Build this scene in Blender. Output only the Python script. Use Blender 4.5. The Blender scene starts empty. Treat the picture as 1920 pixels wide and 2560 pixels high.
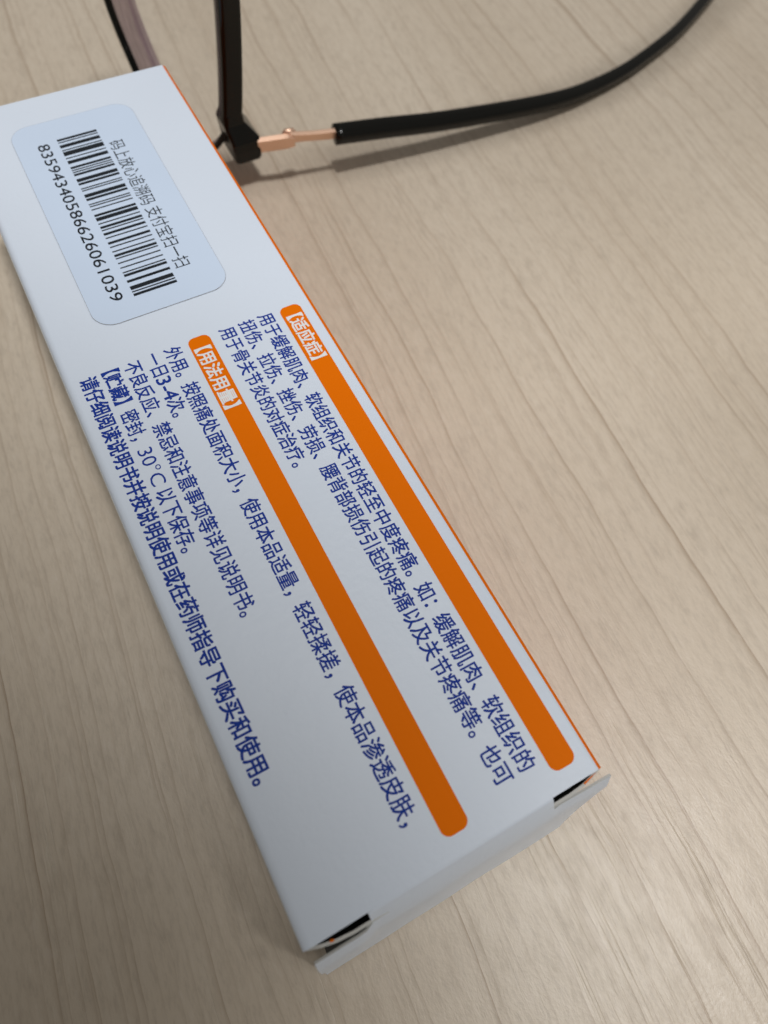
import bpy, bmesh, math, random
from mathutils import Matrix, Vector, noise as mnoise

MM = 0.001
scene = bpy.context.scene
col = scene.collection
random.seed(7)

# ------------------------------------------------------------------ camera
# pose recovered from the four corners of the carton's printed face
R_CV = ((0.87876113, -0.4732153, 0.06201734),
        (-0.40494049, -0.80805019, -0.42787626),
        (0.25259072, 0.3508877, -0.90170713))
CAM_POS = Vector((-12.75985, -68.16728, 122.02057)) * MM
cam_data = bpy.data.cameras.new('camera')
cam = bpy.data.objects.new('camera', cam_data)
col.objects.link(cam)
M = Matrix((R_CV[0], R_CV[1], R_CV[2])).transposed() @ Matrix.Diagonal((1, -1, -1))
cam.matrix_world = Matrix.Translation(CAM_POS) @ M.to_4x4()
cam_data.sensor_fit = 'VERTICAL'
cam_data.sensor_height = 36.0
cam_data.sensor_width = 27.0
cam_data.lens = 1750.0 / 2560.0 * 36.0
cam_data.clip_start = 0.002
cam_data.clip_end = 20.0
cam_data.dof.use_dof = True
cam_data.dof.focus_distance = 0.106
cam_data.dof.aperture_fstop = cam_data.lens / 1.3      # a 1.3 mm wide phone pupil
scene.camera = cam

# ------------------------------------------------------------------ light
world = bpy.data.worlds.new('World')
scene.world = world
world.use_nodes = True
bg = world.node_tree.nodes['Background']
bg.inputs['Color'].default_value = (1.0, 0.955, 0.885, 1)
bg.inputs['Strength'].default_value = 0.235


def spot(name, loc, target, radius_on_table, blend, power, color, soft):
    d = bpy.data.lights.new(name, 'SPOT')
    dist = (Vector(target) - Vector(loc)).length
    d.spot_size = 2 * math.atan(radius_on_table / dist)
    d.spot_blend = blend
    d.energy = power
    d.color = color
    d.shadow_soft_size = soft
    o = bpy.data.objects.new(name, d)
    col.objects.link(o)
    o.location = loc
    o.rotation_euler = (Vector(target) - Vector(loc)).to_track_quat('-Z', 'Y').to_euler()
    return o


spot('standin_spot_right', (0.30, -0.18, 0.85), (0.108, -0.08, 0), 0.11, 0.15, 5.4, (1.0, 0.985, 0.965), 0.04)  # added spot, tight cone stands in for room light on the right
spot('standin_spot_near', (0.26, -0.30, 0.83), (0.062, -0.164, 0), 0.108, 0.35, 15.0, (1.0, 0.985, 0.965), 0.04)  # added spot, its cone edge leaves the photographer's shadow at lower left
spot('standin_spot_over', (0.08, 0.05, 0.85), (0.10, 0.12, 0), 0.20, 0.15, 18.0, (1.0, 0.99, 0.975), 0.055)  # added spot in place of the room light over the far half
spot('added_fill_front', (0.10, -0.85, 0.36), (0.01, -0.10, 0), 0.075, 0.8, 3.4, (1.0, 0.93, 0.82), 0.06)  # added low fill to brighten the end flap

vs = scene.view_settings
vs.view_transform = 'Standard'
vs.look = 'None'
vs.exposure = 0.0
vs.gamma = 1.0
vs.use_curve_mapping = False


# ------------------------------------------------------------------ materials
def new_mat(name):
    m = bpy.data.materials.new(name)
    m.use_nodes = True
    nt = m.node_tree
    return m, nt, nt.nodes['Principled BSDF']


def paper_mat(name, color, rough=0.42, bump=0.12, coat=0.0, mottled=0.03, spec=0.22):
    m, nt, b = new_mat(name)
    b.inputs['Roughness'].default_value = rough
    b.inputs['Specular IOR Level'].default_value = spec
    b.inputs['Coat Weight'].default_value = coat
    b.inputs['Coat Roughness'].default_value = 0.25
    tc = nt.nodes.new('ShaderNodeTexCoord')
    n1 = nt.nodes.new('ShaderNodeTexNoise')
    n1.inputs['Scale'].default_value = 900
    n1.inputs['Detail'].default_value = 4
    n2 = nt.nodes.new('ShaderNodeTexNoise')
    n2.inputs['Scale'].default_value = 60
    n2.inputs['Detail'].default_value = 5
    nt.links.new(tc.outputs['Object'], n1.inputs['Vector'])
    nt.links.new(tc.outputs['Object'], n2.inputs['Vector'])
    mix = nt.nodes.new('ShaderNodeMix')
    mix.data_type = 'RGBA'
    mix.inputs['A'].default_value = (*[c * (1 - mottled) for c in color], 1)
    mix.inputs['B'].default_value = (*[min(1, c * (1 + mottled)) for c in color], 1)
    nt.links.new(n2.outputs['Fac'], mix.inputs['Factor'])
    nt.links.new(mix.outputs['Result'], b.inputs['Base Color'])
    bp = nt.nodes.new('ShaderNodeBump')
    bp.inputs['Strength'].default_value = bump
    bp.inputs['Distance'].default_value = 0.0002
    nt.links.new(n1.outputs['Fac'], bp.inputs['Height'])
    bp2 = nt.nodes.new('ShaderNodeBump')        # the card is never perfectly flat
    bp2.inputs['Strength'].default_value = 0.35
    bp2.inputs['Distance'].default_value = 0.0012
    n3 = nt.nodes.new('ShaderNodeTexNoise')
    n3.inputs['Scale'].default_value = 38
    n3.inputs['Detail'].default_value = 3
    nt.links.new(tc.outputs['Object'], n3.inputs['Vector'])
    nt.links.new(n3.outputs['Fac'], bp2.inputs['Height'])
    nt.links.new(bp.outputs['Normal'], bp2.inputs['Normal'])
    nt.links.new(bp2.outputs['Normal'], b.inputs['Normal'])
    return m


WHITE = paper_mat('coated_white_board', (0.69, 0.765, 0.88), 0.38, 0.28, mottled=0.02, spec=0.3)
BOARD = paper_mat('raw_board_core', (0.60, 0.60, 0.58), 0.9, 0.25, mottled=0.08)
INNER = paper_mat('grey_board_shaded', (0.13, 0.125, 0.115), 0.95, 0.25, mottled=0.08, spec=0.05)  # grey board, colour darkened further for shade inside the open end
ORANGE = paper_mat('orange_ink', (0.82, 0.170, 0.0), 0.5, 0.2, mottled=0.03, spec=0.04)
BLUE = paper_mat('blue_ink', (0.011, 0.042, 0.31), 0.5, 0.05, spec=0.10)
INK_WHITE = paper_mat('white_print', (0.80, 0.82, 0.84), 0.42, 0.05)
STICKER = paper_mat('sticker_paper', (0.60, 0.71, 0.88), 0.45, 0.05)
STICKER_EDGE = paper_mat('sticker_edge_shade', (0.34, 0.36, 0.40), 0.7, 0.05)  # edge faces greyed to give the thin shadow line at the rim
INK_BLACK = paper_mat('black_print', (0.012, 0.016, 0.022), 0.4, 0.02)


def black_plastic():
    m, nt, b = new_mat('black_acetate')
    b.inputs['Base Color'].default_value = (0.006, 0.006, 0.005, 1)
    b.inputs['Specular IOR Level'].default_value = 0.25
    tc = nt.nodes.new('ShaderNodeTexCoord')
    n = nt.nodes.new('ShaderNodeTexNoise')
    n.inputs['Scale'].default_value = 300
    r = nt.nodes.new('ShaderNodeMapRange')
    r.inputs['To Min'].default_value = 0.10
    r.inputs['To Max'].default_value = 0.20
    nt.links.new(tc.outputs['Object'], n.inputs['Vector'])
    nt.links.new(n.outputs['Fac'], r.inputs['Value'])
    nt.links.new(r.outputs['Result'], b.inputs['Roughness'])
    return m


def copper():
    m, nt, b = new_mat('copper_metal')
    b.inputs['Base Color'].default_value = (0.84, 0.56, 0.41, 1)
    b.inputs['Metallic'].default_value = 0.85
    b.inputs['Roughness'].default_value = 0.42
    tc = nt.nodes.new('ShaderNodeTexCoord')
    n = nt.nodes.new('ShaderNodeTexNoise')
    n.inputs['Scale'].default_value = 500
    bp = nt.nodes.new('ShaderNodeBump')
    bp.inputs['Strength'].default_value = 0.08
    bp.inputs['Distance'].default_value = 0.0002
    nt.links.new(tc.outputs['Object'], n.inputs['Vector'])
    nt.links.new(n.outputs['Fac'], bp.inputs['Height'])
    nt.links.new(bp.outputs['Normal'], b.inputs['Normal'])
    return m


def lens_mat():
    m = bpy.data.materials.new('coated_lens')
    m.use_nodes = True
    nt = m.node_tree
    nt.nodes.clear()
    out = nt.nodes.new('ShaderNodeOutputMaterial')
    mix = nt.nodes.new('ShaderNodeMixShader')
    tr = nt.nodes.new('ShaderNodeBsdfTransparent')
    tr.inputs['Color'].default_value = (0.985, 0.985, 0.985, 1)
    gl = nt.nodes.new('ShaderNodeBsdfGlossy')
    gl.inputs['Roughness'].default_value = 0.02
    gl.inputs['Color'].default_value = (0.8, 0.74, 0.82, 1)
    fr = nt.nodes.new('ShaderNodeFresnel')
    fr.inputs['IOR'].default_value = 1.12
    nt.links.new(fr.outputs[0], mix.inputs[0])
    nt.links.new(tr.outputs[0], mix.inputs[1])
    nt.links.new(gl.outputs[0], mix.inputs[2])
    nt.links.new(mix.outputs[0], out.inputs['Surface'])
    return m


def lens_edge_mat():
    m = bpy.data.materials.new('frosted_lens_edge')
    m.use_nodes = True
    nt = m.node_tree
    nt.nodes.clear()
    out = nt.nodes.new('ShaderNodeOutputMaterial')
    mix = nt.nodes.new('ShaderNodeMixShader')
    tr = nt.nodes.new('ShaderNodeBsdfTransparent')
    tr.inputs['Color'].default_value = (0.72, 0.62, 0.68, 1)
    pb = nt.nodes.new('ShaderNodeBsdfPrincipled')
    pb.inputs['Roughness'].default_value = 0.3
    tc = nt.nodes.new('ShaderNodeTexCoord')
    uv = nt.nodes.new('ShaderNodeUVMap')
    n = nt.nodes.new('ShaderNodeTexNoise')
    n.noise_dimensions = '2D'
    mp = nt.nodes.new('ShaderNodeMapping')
    mp.inputs['Scale'].default_value = (1.5, 9.0, 1)
    n.inputs['Scale'].default_value = 1.0
    n.inputs['Detail'].default_value = 3
    ramp = nt.nodes.new('ShaderNodeMix')
    ramp.data_type = 'RGBA'
    ramp.inputs['A'].default_value = (0.20, 0.15, 0.18, 1)
    ramp.inputs['B'].default_value = (0.55, 0.48, 0.50, 1)
    nt.links.new(uv.outputs[0], mp.inputs['Vector'])
    nt.links.new(mp.outputs[0], n.inputs['Vector'])
    nt.links.new(n.outputs['Fac'], ramp.inputs['Factor'])
    nt.links.new(ramp.outputs['Result'], pb.inputs['Base Color'])
    mix.inputs[0].default_value = 0.55
    nt.links.new(tr.outputs[0], mix.inputs[1])
    nt.links.new(pb.outputs[0], mix.inputs[2])
    nt.links.new(mix.outputs[0], out.inputs['Surface'])
    return m


BLACK = black_plastic()
COPPER = copper()
LENS = lens_mat()
LENS_EDGE = lens_edge_mat()


def wood_mat():
    m, nt, b = new_mat('maple_laminate')
    N = nt.nodes.new
    L = nt.links.new

    def math_(op, a, bb=None, c=None, clamp=False):
        n = N('ShaderNodeMath')
        n.operation = op
        n.use_clamp = clamp
        for i, v in enumerate((a, bb, c)):
            if v is None:
                continue
            if isinstance(v, (int, float)):
                n.inputs[i].default_value = v
            else:
                L(v, n.inputs[i])
        return n.outputs[0]

    tc = N('ShaderNodeTexCoord')
    rot = N('ShaderNodeMapping')                 # grain runs at 84.8 degrees to the carton's width
    rot.inputs['Rotation'].default_value = (0, 0, math.radians(5.2))
    L(tc.outputs['Object'], rot.inputs['Vector'])
    # a lazy sideways wander of the grain
    warp = N('ShaderNodeTexNoise')
    wm = N('ShaderNodeMapping')
    wm.inputs['Scale'].default_value = (14, 9, 1)
    L(rot.outputs[0], wm.inputs['Vector'])
    L(wm.outputs[0], warp.inputs['Vector'])
    warp.inputs['Scale'].default_value = 1
    warp.inputs['Detail'].default_value = 2
    sep = N('ShaderNodeSeparateXYZ')
    L(rot.outputs[0], sep.inputs[0])
    warp2 = N('ShaderNodeTexNoise')
    wm2 = N('ShaderNodeMapping')
    wm2.inputs['Scale'].default_value = (150, 75, 1)
    L(rot.outputs[0], wm2.inputs['Vector'])
    L(wm2.outputs[0], warp2.inputs['Vector'])
    warp2.inputs['Scale'].default_value = 1
    warp2.inputs['Detail'].default_value = 2
    x = math_('MULTIPLY_ADD', warp.outputs['Fac'], 0.009, sep.outputs[0])
    x = math_('MULTIPLY_ADD', warp2.outputs['Fac'], 0.0012, x)
    comb = N('ShaderNodeCombineXYZ')
    L(x, comb.inputs[0])
    L(sep.outputs[1], comb.inputs[1])

    def noise(sx, sy, detail=3, rough=0.55, seed=0.0):
        mp = N('ShaderNodeMapping')
        mp.inputs['Scale'].default_value = (sx, sy, 1)
        mp.inputs['Location'].default_value = (seed, seed * 1.7, seed * 0.3)
        L(comb.outputs[0], mp.inputs['Vector'])
        n = N('ShaderNodeTexNoise')
        n.inputs['Scale'].default_value = 1
        n.inputs['Detail'].default_value = detail
        n.inputs['Roughness'].default_value = rough
        L(mp.outputs[0], n.inputs['Vector'])
        return n.outputs['Fac']

    # growth rings: saw-tooth contours of a stretched field
    ring = math_('MULTIPLY_ADD', x, 150.0, math_('MULTIPLY', noise(32, 0.0, 1.0, 0.4, 3.1), 5.0))
    saw = math_('FRACT', ring)
    soft = math_('POWER', saw, 13.0)
    amp = noise(110, 7, 2, 0.5, 9.4)
    amp = math_('MULTIPLY_ADD', amp, 4.0, -1.5, clamp=True)
    lines = math_('MULTIPLY', soft, amp)
    # finer second set
    ring2 = math_('MULTIPLY_ADD', x, 420.0, math_('MULTIPLY', noise(95, 0.0, 1.5, 0.45, 21.0), 4.0))
    saw2 = math_('POWER', math_('FRACT', ring2), 7.0)
    lines2 = math_('MULTIPLY', saw2, math_('MULTIPLY_ADD', noise(200, 16, 2, 0.5, 5.5), 4.0, -1.6, clamp=True))
    broad = noise(30, 1.2, 3, 0.5, 40.0)
    fibre = noise(1500, 320, 4, 0.7, 2.0)
    fleck = noise(480, 170, 4, 0.65, 12.0)

    base = N('ShaderNodeMix')
    base.data_type = 'RGBA'
    base.inputs['A'].default_value = (0.520, 0.440, 0.345, 1)
    base.inputs['B'].default_value = (0.580, 0.505, 0.410, 1)
    L(math_('MULTIPLY_ADD', broad, 1.8, -0.4, clamp=True), base.inputs['Factor'])

    def darken(prev, fac, color, k):
        mx = N('ShaderNodeMix')
        mx.data_type = 'RGBA'
        mx.inputs['B'].default_value = color
        L(prev, mx.inputs['A'])
        L(math_('MULTIPLY', fac, k, clamp=True), mx.inputs['Factor'])
        return mx.outputs['Result']

    c = darken(base.outputs['Result'], lines, (0.27, 0.185, 0.115, 1), 0.80)
    c = darken(c, lines2, (0.30, 0.22, 0.15, 1), 0.52)
    c = darken(c, math_('MULTIPLY_ADD', fleck, 4.0, -2.1, clamp=True), (0.34, 0.28, 0.215, 1), 0.42)
    c = darken(c, math_('MULTIPLY_ADD', fibre, 4.5, -2.2, clamp=True), (0.36, 0.30, 0.24, 1), 0.42)
    c = darken(c, math_('MULTIPLY_ADD', fibre, -4.0, 1.8, clamp=True), (0.66, 0.60, 0.54, 1), 0.34)
    L(c, b.inputs['Base Color'])
    rr = N('ShaderNodeMapRange')
    rr.inputs['To Min'].default_value = 0.30
    rr.inputs['To Max'].default_value = 0.52
    L(fleck, rr.inputs['Value'])
    L(rr.outputs['Result'], b.inputs['Roughness'])
    b.inputs['Specular IOR Level'].default_value = 0.5
    # embossed pores: long shallow grooves in bundles plus a fine leather grain
    pores = noise(2300, 45, 2, 0.5, 33.0)
    groove = math_('MULTIPLY_ADD', pores, 4.5, -2.45, clamp=True)
    bundle = math_('MULTIPLY_ADD', noise(170, 5, 2, 0.5, 51.0), 5.0, -2.5, clamp=True)
    groove = math_('MULTIPLY', groove, bundle)
    micro = noise(2600, 1500, 2, 0.6, 71.0)
    h = math_('MULTIPLY_ADD', groove, -1.0, math_('MULTIPLY', micro, 0.45))
    bp = N('ShaderNodeBump')
    bp.inputs['Strength'].default_value = 0.55
    bp.inputs['Distance'].default_value = 0.00016
    L(h, bp.inputs['Height'])
    L(bp.outputs['Normal'], b.inputs['Normal'])
    return m


WOOD = wood_mat()


# ------------------------------------------------------------------ helpers
def make(name, verts, faces, mat, parent=None, smooth=False, mats=None, uvs=None):
    me = bpy.data.meshes.new(name)
    me.from_pydata([Vector(v) * MM for v in verts], [], faces)
    for mt in (mats or [mat]):
        me.materials.append(mt)
    if uvs:
        lay = me.uv_layers.new(name='UVMap')
        for lp in me.loops:
            lay.data[lp.index].uv = uvs[lp.vertex_index]
    me.update()
    if smooth:
        for p in me.polygons:
            p.use_smooth = True
    o = bpy.data.objects.new(name, me)
    col.objects.link(o)
    o.parent = parent
    return o


def empty(name, label, cat):
    o = bpy.data.objects.new(name, None)
    col.objects.link(o)
    o['label'] = label
    o['category'] = cat
    return o


def grid_faces(nu, nv, closed_u=False, off=0):
    f = []
    for i in range(nu if closed_u else nu - 1):
        for j in range(nv - 1):
            a, b_ = i * nv + j, ((i + 1) % nu) * nv + j
            f.append((off + a, off + b_, off + b_ + 1, off + a + 1))
    return f


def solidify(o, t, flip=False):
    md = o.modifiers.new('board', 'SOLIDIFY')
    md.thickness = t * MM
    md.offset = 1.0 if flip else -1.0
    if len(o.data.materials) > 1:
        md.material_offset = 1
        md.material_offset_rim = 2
    es = o.modifiers.new('crisp_edges', 'EDGE_SPLIT')
    es.split_angle = math.radians(35)


def catmull(pts, n):
    P = [Vector(p) for p in pts]
    P = [P[0] * 2 - P[1]] + P + [P[-1] * 2 - P[-2]]
    out = []
    for i in range(1, len(P) - 2):
        a, b_, c, d = P[i - 1], P[i], P[i + 1], P[i + 2]
        for k in range(n):
            t = k / n
            out.append(0.5 * ((2 * b_) + (c - a) * t + (2 * a - 5 * b_ + 4 * c - d) * t * t + (3 * b_ - a - 3 * c + d) * t ** 3))
    out.append(P[-2])
    return out


def sweep(name, path, wid, thk, side_hint, mat, parent, power=2.0, seg=20, closed=False, smooth=True):
    """tube along path; wid/thk half sizes per point; side_hint = direction of the width axis"""
    n = len(path)
    V, F = [], []
    for i, p in enumerate(path):
        if closed:
            t = path[(i + 1) % n] - path[i - 1]
        else:
            t = path[min(i + 1, n - 1)] - path[max(i - 1, 0)]
        t.normalize()
        hint = Vector(side_hint(i / (n - 1)) if callable(side_hint) else side_hint)
        s = (hint - t * hint.dot(t)).normalized()
        u = t.cross(s)
        w = wid(i / (n - 1)) if callable(wid) else wid
        h = thk(i / (n - 1)) if callable(thk) else thk
        for k in range(seg):
            a = 2 * math.pi * k / seg
            ca, sa = math.cos(a), math.sin(a)
            cx_ = math.copysign(abs(ca) ** (2 / power), ca)
            sy_ = math.copysign(abs(sa) ** (2 / power), sa)
            V.append(p + s * (w * cx_) + u * (h * sy_))
    for i in range(n if closed else n - 1):
        for k in range(seg):
            a, b_ = i * seg + k, i * seg + (k + 1) % seg
            c, d = ((i + 1) % n) * seg + (k + 1) % seg, ((i + 1) % n) * seg + k
            F.append((a, b_, c, d))
    if not closed:
        F.append(tuple(range(seg))[::-1])
        F.append(tuple((n - 1) * seg + k for k in range(seg)))
    o = make(name, V, F, mat, parent, smooth)
    return o


def flat_bar(name, path, wid, thk, side_hint, mat, parent, bevel=0.18):
    o = sweep(name, path, wid, thk, side_hint, mat, parent, 2.0, 4, smooth=False)
    n = len(path)
    for i in range(n):                       # square the four-sided section
        c = path[i] * MM
        q = [o.data.vertices[i * 4 + k] for k in range(4)]
        d = [v.co - c for v in q]
        for k in range(4):
            q[k].co = c + d[k] + d[(k + 1) % 4]
    fix_normals(o)
    bv = o.modifiers.new('soft_edges', 'BEVEL')
    bv.width = bevel * MM
    bv.segments = 2
    bv.limit_method = 'ANGLE'
    return o


def fix_normals(o):
    bm = bmesh.new()
    bm.from_mesh(o.data)
    bmesh.ops.recalc_face_normals(bm, faces=bm.faces)
    bm.to_mesh(o.data)
    bm.free()


# ------------------------------------------------------------------ table
tv = [(-420, -320, 0), (520, -320, 0), (520, 520, 0), (-420, 520, 0),
      (-420, -320, -25), (520, -320, -25), (520, 520, -25), (-420, 520, -25)]
table = make('table_top', tv, [(0, 1, 2, 3), (7, 6, 5, 4), (0, 4, 5, 1), (1, 5, 6, 2), (2, 6, 7, 3), (3, 7, 4, 0)], WOOD)
table['kind'] = 'structure'
table['label'] = 'pale maple laminate table top with straight grain'

# ------------------------------------------------------------------ carton
HW, HL, HT = 21.0, 76.25, 30.0
box = empty('medicine_box', 'white paper medicine carton with orange bands, blue printed text and barcode sticker', 'box')

NY = 40
ys = [HL - (2 * HL) * i / NY for i in range(NY + 1)]


def bulge(y):
    return 1 - (y / HL) ** 2


def wob(x, y, k):
    return mnoise.noise(Vector((x * 0.05, y * 0.05, k)))


def arc(cx_, cz, r, a0, a1, n):
    return [(cx_ + r * math.sin(math.radians(a0 + (a1 - a0) * i / n)), cz + r * math.cos(math.radians(a0 + (a1 - a0) * i / n))) for i in range(n + 1)]


def profile_panel(name, prof, mat, sign_bulge=0.0, amount=0.0, inner=BOARD):
    V, F = [], []
    for y in ys:
        for (x, z) in prof:
            wz = max(0.0, min(1.0, z / HT))
            bx = amount * bulge(y) * math.sin(math.pi * wz) * sign_bulge
            V.append((x + bx, y, z))
    F = grid_faces(len(ys), len(prof))
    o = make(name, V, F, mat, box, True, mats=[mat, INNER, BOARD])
    return o


RL, RR = 1.3, 1.15
left_arc = arc(-HW + RL, HT - RL, RL, -84, 0, 10)
right_arc_w = arc(HW - RR, HT - RR, RR, 0, 24, 4)
right_arc_o = arc(HW - RR, HT - RR, RR, 24, 90, 9)
top_prof = left_arc + [(-15 + 30 * i / 10, HT) for i in range(11)] + right_arc_w
top_panel = profile_panel('top_panel', top_prof, WHITE)
fix_dir = []
right_prof = right_arc_o + [(HW, HT - RR - (HT - RR - 0.5) * i / 10) for i in range(1, 11)]
right_panel = profile_panel('side_panel', right_prof, ORANGE, 1, 0.9)
left_prof = [(-HW, 0.5 + (HT - RL - 0.5) * i / 10) for i in range(0, 11)]
left_prof[-1] = left_arc[0]
left_panel = profile_panel('side_panel', left_prof, WHITE, -1, 0.5)
bot_prof = [(HW, 0.5), (HW - 0.5, 0.05), (0, 0.05), (-HW + 0.5, 0.05), (-HW, 0.5)]
bottom_panel = profile_panel('bottom_panel', bot_prof, WHITE)
for o in (top_panel, right_panel, left_panel, bottom_panel):
    # outward faces: check the first face against the box centre and flip if needed
    me = o.data
    c = Vector((0, 0, HT / 2)) * MM
    p = me.polygons[len(me.polygons) // 2]
    if p.normal.dot(p.center - c) < 0:
        me.flip_normals()
    solidify(o, 0.40)
top_panel['label'] = 'white printed face with two orange bands and blue text'
right_panel['label'] = 'orange side of the carton'

# far end closed by a plain panel
make('end_panel', [(-20.3, 75.9, 0.6), (20.3, 75.9, 0.6), (20.3, 75.9, 29.4), (-20.3, 75.9, 29.4),
                   (-20.3, 75.5, 0.6), (20.3, 75.5, 0.6), (20.3, 75.5, 29.4), (-20.3, 75.5, 29.4)],
     [(0, 1, 2, 3), (7, 6, 5, 4), (0, 4, 5, 1), (1, 5, 6, 2), (2, 6, 7, 3), (3, 7, 4, 0)], WHITE, box)

# near end: closing panel hinged on the top crease, sprung open a little, ears free at both ends
rows = [(-76.24, 29.99), (-76.42, 29.94), (-76.58, 29.76), (-77.15, 28.75), (-77.60, 28.0),
        (-78.40, 26.4), (-78.75, 25.4), (-79.9, 18.5), (-81.1, 11.0), (-82.2, 4.5), (-82.95, 0.45)]
NC = 44
cols_t = [i / NC for i in range(NC + 1)]


def panel_x(t, z):
    k = 1 - z / 28.0
    xl = -20.4 - 1.2 * max(k, 0)
    xr = 21.8 - 1.9 * max(k, 0)
    return xl + (xr - xl) * t


EAR = 4           # index of the row where the ears start
V, F, idx = [], [], {}
for j, (y, z) in enumerate(rows):
    for i, t in enumerate(cols_t):
        x = panel_x(t, min(z, 28.0))
        if j < EAR and not (-12.9 <= x <= 13.4):
            continue
        ear = 0.0
        if x < -12.6:
            ear = (-12.6 - x) / 8
        elif x > 13.2:
            ear = (x - 13.2) / 8
        ear *= max(0.0, min(1.0, (z - 10) / 18))
        zz = z
        if j == len(rows) - 1:
            zz = z + 0.25 * abs(mnoise.noise(Vector((x * 0.7, 0, 4))))
        yy = y + (0.2 if j > 3 else 0.0) * wob(x * 2, z, 3) + ((0.12 - 0.25 * ear) * min(1.0, (z - 10) / 14) if (x > 13.2 and z > 10) else (-0.55 * min(1.0, ear * 6) if x < -12.6 else 0.0))
        if j == EAR and x > 13.4:
            zz += 0.5 * ear
        idx[(i, j)] = len(V)
        V.append((x, yy, zz))
for i in range(NC):
    for j in range(len(rows) - 1):
        q = [(i, j), (i + 1, j), (i + 1, j + 1), (i, j + 1)]
        if all(k in idx for k in q):
            F.append([idx[k] for k in q])
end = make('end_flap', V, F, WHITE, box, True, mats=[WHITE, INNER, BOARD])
p = end.data.polygons[len(F) // 2]
if p.normal.y > 0:
    end.data.flip_normals()
solidify(end, 0.32)
end['label'] = 'white end flap sprung slightly open'


# dark board added under the sprung flap so its gaps look shaded
make('gap_shade_sheet', [(-20.2, -76.0, 0.35), (19.4, -76.0, 0.35), (18.9, -82.2, 0.45), (-20.6, -82.2, 0.45),
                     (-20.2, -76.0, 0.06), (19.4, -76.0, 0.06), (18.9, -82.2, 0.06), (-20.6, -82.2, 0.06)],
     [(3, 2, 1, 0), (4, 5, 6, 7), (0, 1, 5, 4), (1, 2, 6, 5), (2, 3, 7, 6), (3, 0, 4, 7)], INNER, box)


# dust flaps folded inside the open end
def dust_flap(pts_top, pts_bot, mat):
    n = len(pts_top)
    V = [*pts_top, *pts_bot]
    F = [(i, i + 1, n + i + 1, n + i) for i in range(n - 1)]
    o = make('dust_flap', V, F, mat, box, False, mats=[mat, BOARD])
    md = o.modifiers.new('board', 'SOLIDIFY')
    md.thickness = 0.38 * MM
    md.offset = 0
    md.material_offset_rim = 1
    return o


fl = dust_flap([(-20.5, -76.2, 29.0), (-19.0, -76.65, 29.3), (-17.2, -77.05, 29.3), (-15.0, -77.3, 28.9), (-10.5, -77.35, 28.3)],
               [(-20.5, -76.3, 4), (-19.0, -76.9, 3), (-17.2, -77.4, 3), (-15.0, -77.7, 3), (-10.5, -77.8, 3)], INNER)
make('flap_print', [(-17.9, -76.85, 29.36), (-17.4, -76.95, 29.36), (-17.3, -76.75, 29.36), (-17.7, -76.62, 29.36)], [(0, 1, 2, 3)], ORANGE, fl)
fr = dust_flap([(20.6, -76.2, 29.3), (19.0, -76.65, 29.2), (17.6, -76.95, 29.1), (15.6, -77.12, 28.8), (10.5, -77.15, 28.3)],
               [(20.6, -76.3, 4), (19.0, -76.9, 3), (17.6, -77.3, 3), (15.6, -77.5, 3), (10.5, -77.6, 3)], INNER)
make('flap_print', [(20.1, -76.42, 29.47), (17.9, -76.96, 29.33), (17.8, -76.76, 29.34), (18.6, -76.6, 29.38)], [(0, 1, 2, 3)], ORANGE, fr)


# ------------------------------------------------------------------ flat print on the top face
def rounded_rect(x0, x1, y0, y1, r, n=8):
    pts = []
    for (cx_, cy_, a0) in ((x1 - r, y1 - r, 0), (x0 + r, y1 - r, 90), (x0 + r, y0 + r, 180), (x1 - r, y0 + r, 270)):
        for k in range(n + 1):
            a = math.radians(a0 + 90 * k / n)
            pts.append((cx_ + r * math.cos(a), cy_ + r * math.sin(a)))
    return pts


Z_PRINT = HT + 0.020
for x0, x1, y0, y1 in ((14.85, 18.55, -74.0, 8.5), (-1.10, 2.60, -74.0, 8.9)):
    pts = rounded_rect(x0, x1, y0, y1, 1.15)
    make('orange_band', [(x, y, Z_PRINT) for x, y in pts], [tuple(range(len(pts)))], ORANGE, top_panel)


def text_mesh(body):
    cu = bpy.data.curves.new('glyphs', 'FONT')
    cu.body = body
    cu.size = 1.0
    cu.resolution_u = 3
    ob = bpy.data.objects.new('glyphs', cu)
    col.objects.link(ob)
    dg = bpy.context.evaluated_depsgraph_get()
    me = bpy.data.meshes.new_from_object(ob.evaluated_get(dg))
    bpy.data.objects.remove(ob)
    bpy.data.curves.remove(cu)
    return me


def extent(body):
    me = text_mesh(body)
    xs = [v.co.x for v in me.vertices]
    ys_ = [v.co.y for v in me.vertices]
    return min(xs), max(xs), min(ys_), max(ys_)


e1, e2 = extent('国'), extent('国国')
EM = e2[1] - e1[1]                      # advance of one full-width glyph
GX0 = 0.5 * (e1[0] + e1[1]) - EM / 2     # left of the em box
GYC = 0.5 * (e1[2] + e1[3])             # glyph centre above the baseline
GH = e1[3] - e1[2]


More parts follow.
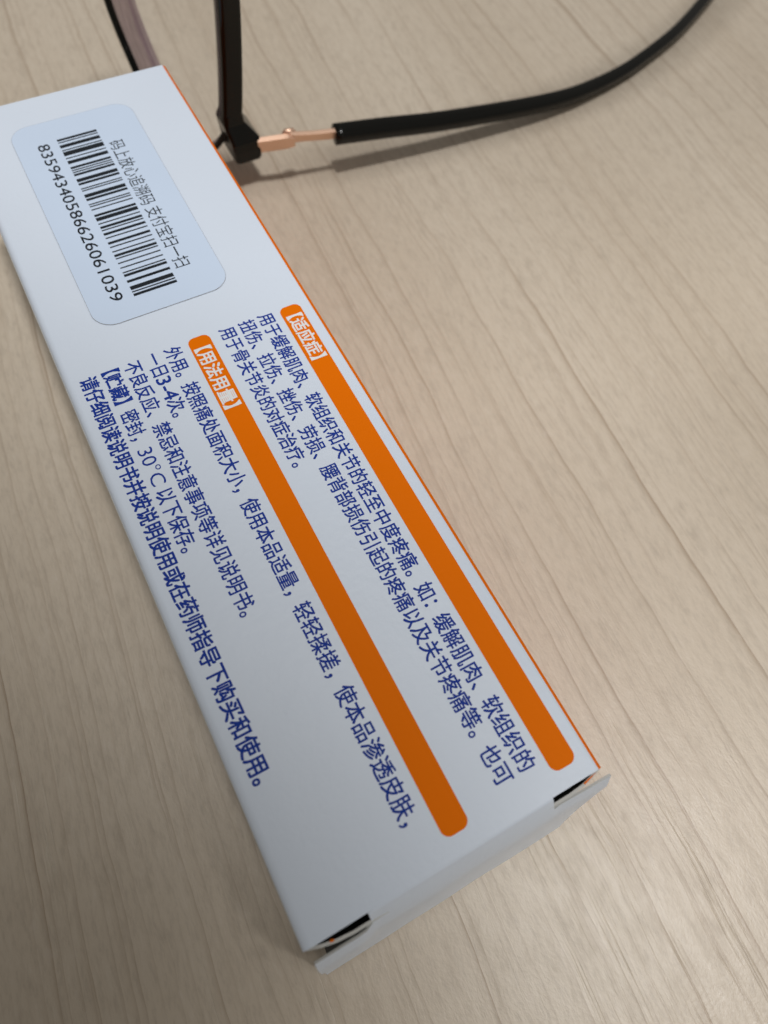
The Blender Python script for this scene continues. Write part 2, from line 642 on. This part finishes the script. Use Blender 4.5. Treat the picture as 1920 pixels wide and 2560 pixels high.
def printed(name, body, x_c, y_start, pitch, height, mat, parent, z=Z_PRINT, offset=0.0, y_end=None, slant=0.0):
    """a line of print read along -y with glyph tops towards +x; y_start = leading edge of the first em box"""
    me = text_mesh(body)
    sy = height / GH
    if y_end is None:
        sx = pitch / EM
        x0 = GX0
    else:
        xs = [v.co.x for v in me.vertices]
        sx = (y_start - y_end) / (max(xs) - min(xs))
        x0 = min(xs)
    for v in me.vertices:
        lx, ly = (v.co.x - x0) * sx, (v.co.y - GYC) * sy
        v.co = Vector((x_c + ly, y_start - lx + slant * ly, z)) * MM
    if offset:                       # heavier ink: the line struck several times, a hair apart
        vs_ = [v.co.copy() for v in me.vertices]
        fs_ = [tuple(p.vertices) for p in me.polygons]
        V_, F_ = [], []
        d = offset * height * MM
        for q, (ax, ay) in enumerate(((1, 1), (1, -1), (-1, 1), (-1, -1))):
            o_ = len(V_)
            V_ += [c + Vector((ax * d, ay * d, q * 0.003 * MM)) for c in vs_]
            F_ += [tuple(i + o_ for i in f) for f in fs_]
        bpy.data.meshes.remove(me)
        me = bpy.data.meshes.new(name)
        me.from_pydata(V_, [], F_)
        me.update()
    me.materials.clear()
    me.materials.append(mat)
    me.name = name
    if me.polygons and sum(p.normal.z * p.area for p in me.polygons) < 0:
        me.flip_normals()
    o = bpy.data.objects.new(name, me)
    col.objects.link(o)
    o.parent = parent
    return o


P, H_ = 2.526, 2.62
S0 = 8.68
BOLD = 0.024
printed('printed_heading', '【适应症】', 16.7, 8.15, 2.66, 2.55, INK_WHITE, top_panel, HT + 0.04, BOLD)
printed('printed_heading', '【用法用量】', 0.62, 8.35, 2.70, 2.55, INK_WHITE, top_panel, HT + 0.04, BOLD)
LINES = [
    ('用于缓解肌肉、软组织和关节的轻至中度疼痛。如：缓解肌肉、软组织的', 12.35, S0),
    ('扭伤、拉伤、挫伤、劳损、腰背部损伤引起的疼痛以及关节疼痛等。也可', 8.95, S0),
    ('用于骨关节炎的对症治疗。', 5.55, S0),
    ('外用。按照痛处面积大小，使用本品适量，轻轻揉搓，使本品渗透皮肤，', -3.85, S0),
    ('不良反应、禁忌和注意事项等详见说明书。', -10.45, S0),
]
for body, xc, s in LINES:
    printed('printed_line', body, xc, s, P, H_, BLUE, top_panel, offset=0.015)
printed('printed_line', '一日', -7.0, S0 + 0.2, P, H_, BLUE, top_panel, offset=0.015)
printed('printed_line', '3-4', -7.0, 3.75, 0, H_ * 1.08, BLUE, top_panel, offset=0.015, y_end=-0.65)
printed('printed_line', '次。', -7.0, -0.65, P, H_, BLUE, top_panel, offset=0.015)
printed('printed_line', '【贮藏】', -13.95, 10.1, 2.48, H_, BLUE, top_panel, offset=BOLD)
printed('printed_line', '密封，', -14.0, 0.25, 2.40, H_, BLUE, top_panel, offset=0.015)
printed('printed_line', '30°C', -14.0, -7.15, 0, H_ * 1.04, BLUE, top_panel, offset=0.0, y_end=-13.9)
printed('printed_line', '以下保存。', -14.0, -14.65, 2.49, H_, BLUE, top_panel, offset=0.015)
printed('printed_line', '请仔细阅读说明书并按说明使用或在药师指导下购买和使用。', -17.45, S0, P, H_, BLUE, top_panel, offset=BOLD)

# sticker
SX0, SX1, SY0, SY1 = -12.95, 10.25, 16.7, 68.45
pts = rounded_rect(SX0, SX1, SY0, SY1, 3.6, 12)
n = len(pts)
zb, zt = HT + 0.02, HT + 0.13
inner_pts = rounded_rect(SX0 + 0.06, SX1 - 0.06, SY0 + 0.06, SY1 - 0.06, 3.54, 12)
V = [(x, y, zb) for x, y in pts] + [(x, y, zt - 0.02) for x, y in pts] + [(x, y, zt) for x, y in inner_pts]
F = [tuple(2 * n + i for i in range(n))]
F += [(i, (i + 1) % n, n + (i + 1) % n, n + i) for i in range(n)]
F += [(n + i, n + (i + 1) % n, 2 * n + (i + 1) % n, 2 * n + i) for i in range(n)]
sticker = make('sticker', V, F, STICKER, box, mats=[STICKER, STICKER_EDGE])
for i, p in enumerate(sticker.data.polygons):
    p.material_index = 0 if i == 0 else 1
sticker['label'] = 'pale blue rounded barcode sticker'
ZS = zt + 0.015

# Code 128-C
C128 = '212222 222122 222221 121223 121322 131222 122213 122312 132212 221213 221312 231212 112232 122132 122231 113222 123122 123221 223211 221132 221231 213212 223112 312131 311222 321122 321221 312212 322112 322211 212123 212321 232121 111323 131123 131321 112313 132113 132311 211313 231113 231311 112133 112331 132131 113123 113321 133121 313121 211331 231131 213113 213311 213131 311123 311321 331121 312113 312311 332111 314111 221411 431111 111224 111422 121124 121421 141122 141221 112214 112412 122114 122411 142112 142211 241211 221114 413111 241112 134111 111242 121142 121241 114212 124112 124211 411212 421112 421211 212141 214121 412121 111143 111341 131141 114113 114311 411113 411311 113141 114131 311141 411131 211412 211214 211232'.split()
code = '83594340586626061039'
vals = [int(code[i:i + 2]) for i in range(0, 20, 2)]
chk = (105 + sum((i + 1) * v for i, v in enumerate(vals))) % 103
pat = C128[105] + ''.join(C128[v] for v in vals) + C128[chk] + '2331112'
total = sum(int(c) for c in pat)
BX0, BX1, BY0, BY1 = -5.35, 2.15, 62.7, 21.0
V, F = [], []
pos = 0
for i, c in enumerate(pat):
    w = int(c)
    if i % 2 == 0:
        ya = BY0 + (BY1 - BY0) * pos / total
        yb = BY0 + (BY1 - BY0) * (pos + w) / total
        k = len(V)
        V += [(BX0, yb, ZS), (BX1, yb, ZS), (BX1, ya, ZS), (BX0, ya, ZS)]
        F.append((k, k + 1, k + 2, k + 3))
    pos += w
make('barcode', V, F, INK_BLACK, sticker)
for i, d in enumerate(code):
    pass
printed('printed_number', code, -8.0, 62.35, 0, 2.62, INK_BLACK, sticker, ZS, 0.006, y_end=21.25)
printed('printed_line', '码上放心追溯码', 4.25, 58.4, 2.627, 2.75, INK_BLACK, sticker, ZS, 0.0)
printed('printed_line', '支付宝扫一扫', 4.35, 39.35, 2.622, 2.75, INK_BLACK, sticker, ZS, 0.0)

# ------------------------------------------------------------------ eyeglasses, standing on one side behind the carton
glasses = empty('eyeglasses', 'black framed eyeglasses with copper hinge standing on edge behind the white carton', 'eyeglasses')
ZC = 59.0                       # mirror plane between the two lenses


def mir(pts, up):
    return [Vector((p[0], p[1], 2 * ZC - p[2])) if up else Vector(p) for p in pts]


# lens outline in space, starting at the outer end of the brow and going round by the lower rim
OUT = [(33.0, 77.5, 12.0), (29.2, 81.0, 5.0), (25.8, 86.5, 1.3), (23.4, 95.0, 1.6), (21.7, 104.5, 6.2), (20.6, 110.8, 14.5),
       (19.8, 113.0, 23.5), (20.0, 112.6, 33.0), (22.2, 107.5, 43.0), (26.0, 97.0, 50.0), (30.6, 85.5, 49.5), (34.0, 78.0, 42.0),
       (34.6, 77.2, 30.0), (34.0, 77.2, 20.0)]
T_DIR = Vector((0.93, 0.36, 0.0)).normalized()      # lens axis, towards the wearer
for up in (False, True):
    ring = catmull(mir(OUT + OUT[:1], up), 8)[:-1]
    n = len(ring)
    cen = sum(ring, Vector()) / n
    sweep('rim', [q - T_DIR * 0.2 for q in ring], 0.85, 0.75, T_DIR, BLACK, glasses, 2.4, 12, closed=True)
    # lens: front and back skins
    V, F = [], []
    NR = 7
    for side in (0, 1):
        base = len(V)
        for r in range(NR):
            k = r / (NR - 1) * 0.985
            for q in ring:
                p = cen.lerp(q, k)
                off = -3.0 * (1 - k * k) if side == 0 else -1.2 * (1 - k * k) * 2.4 + 1.1 + (4.7 * max(0.0, min(1.0, (q.y - 82) / 20))) * k ** 3
                V.append(p + T_DIR * off)
        for r in range(NR - 1):
            for i in range(n):
                F.append((base + r * n + i, base + r * n + (i + 1) % n, base + (r + 1) * n + (i + 1) % n, base + (r + 1) * n + i))
    lens = make('lens', V, F, LENS, glasses, True)
    # lens edge: ground flank of the thick lens
    V, F, UV = [], [], []
    for i, q in enumerate(ring):
        for j in range(5):
            p = cen.lerp(q, 0.985 - 0.012 * j)
            V.append(p + T_DIR * (0.4 + (0.9 + 4.7 * max(0.0, min(1.0, (q.y - 82) / 20))) * j / 4))
            UV.append((i / n * 20, j / 4))
    for i in range(n):
        for j in range(4):
            F.append((i * 5 + j, ((i + 1) % n) * 5 + j, ((i + 1) % n) * 5 + j + 1, i * 5 + j + 1))
    make('lens_edge', V, F, LENS_EDGE, lens, True, uvs=UV)
    # brow bar
    brow = catmull(mir([(32.9, 76.8, 14.6), (33.5, 76.6, 18.0), (34.6, 76.5, 27.0), (35.7, 76.5, 39.0), (36.0, 76.7, 49.0), (36.0, 77.4, 55.0)], up), 6)
    sweep('brow_bar', brow, 2.35, 2.4, (1, -0.1, 0), BLACK, glasses, 5.0, 24)
    # end piece: elbow that turns back towards the temple
    elbow = catmull(mir([(32.9, 76.0, 15.6), (33.0, 75.4, 13.4), (34.2, 74.3, 11.6), (35.9, 73.2, 10.2), (36.6, 73.0, 9.6)], up), 5)
    V, F = [], []
    zsgn = -1 if up else 1
    # bevelled block shaped from four stations (x0, x1, z0, z1, y front, y back)
    stations = [((31.0, 35.5), 16.8, (74.35, 78.9)), ((30.6, 35.6), 14.4, (73.9, 80.2)), ((31.0, 37.4), 12.2, (72.7, 81.2)),
                ((31.2, 38.3), 11.0, (71.9, 81.4)), ((31.4, 38.4), 9.0, (71.8, 81.2)), ((31.6, 38.1), 6.2, (72.0, 80.6)), ((32.0, 37.8), 5.7, (72.5, 80.2))]
    for (xa, xb), z, (ya, yb) in stations:
        zz = 2 * ZC - z if up else z
        b_ = 0.55
        ring_ = [(xa + b_, ya), (xb - b_, ya), (xb, ya + b_), (xb, yb - b_), (xb - b_, yb), (xa + b_, yb), (xa, yb - b_), (xa, ya + b_)]
        V += [(x, y, zz) for x, y in ring_]
    ns = len(stations)
    for i in range(ns - 1):
        for k in range(8):
            F.append((i * 8 + k, i * 8 + (k + 1) % 8, (i + 1) * 8 + (k + 1) % 8, (i + 1) * 8 + k))
    F.append(tuple(range(8)))
    F.append(tuple((ns - 1) * 8 + k for k in range(8))[::-1])
    ep = make('end_piece', V, F, BLACK, glasses)
    fix_normals(ep)
    bv = ep.modifiers.new('soft_edges', 'BEVEL')
    bv.width = 0.35 * MM
    bv.segments = 2
    bv.limit_method = 'ANGLE'
    # copper hinge plate, knuckle and temple core
    plate = catmull(mir([(37.4, 72.6, 9.2), (39.2, 72.1, 9.3), (42.0, 71.4, 9.4), (46.0, 70.6, 9.4)], up), 5)
    flat_bar('hinge_plate', plate, 0.7, lambda t: 1.85 if t < 0.85 else 1.85 - 3.0 * (t - 0.85), (0.1, 1, 0.25), COPPER, glasses)
    knuckle = mir([(43.4, 71.9, 10.9), (44.2, 71.8, 11.05), (46.0, 71.4, 11.0), (46.7, 71.2, 10.8)], up)
    sweep('hinge_knuckle', knuckle, lambda t: 0.65 * (1 - (2 * t - 1) ** 4) + 0.2, lambda t: 0.65 * (1 - (2 * t - 1) ** 4) + 0.2, (0, 0, 1), COPPER, glasses, 2.0, 14)
    wire = catmull(mir([(44.8, 70.9, 10.2), (48.0, 70.4, 9.9), (52.0, 69.7, 9.5), (57.5, 68.8, 9.1)], up), 5)
    flat_bar('temple_core', wire, 0.6, lambda t: 1.3 - 0.15 * math.sin(t * 3.1), (0.1, 1, 0.25), COPPER, glasses, 0.25)
    sl = catmull(mir([(55.6, 69.0, 9.1), (68.0, 67.6, 8.1), (83.6, 66.0, 6.5), (107.6, 64.7, 4.3), (122.0, 64.9, 3.0), (132.5, 66.2, 2.3),
                      (143.0, 68.2, 1.95), (153.0, 71.0, 1.85), (171.4, 77.6, 1.85), (190.1, 86.9, 1.85), (199.0, 92.0, 1.85)], up), 8)

    def w_(t):
        return 2.25 - 0.55 * min(1, max(0, (t - 0.1) / 0.6))

    sweep('temple_sleeve', sl, w_, lambda t: 1.9 - 0.2 * t if t < 0.97 else 1.7 - 20 * (t - 0.97), (0, 1, 0.35 if not up else -0.35), BLACK, glasses, 3.0, 24)
bridge = catmull([(36.0, 76.5, 54.5), (36.2, 79.0, 57.0), (36.3, 79.8, 59.0), (36.2, 79.0, 61.0), (36.0, 76.5, 63.5)], 5)
sweep('bridge', bridge, 1.6, 1.3, (1, 0, 0), BLACK, glasses, 3.0, 16)
for o in glasses.children_recursive:
    if o.name.split('.')[0] in ('rim', 'brow_bar', 'temple_sleeve', 'hinge_knuckle', 'bridge'):
        fix_normals(o)
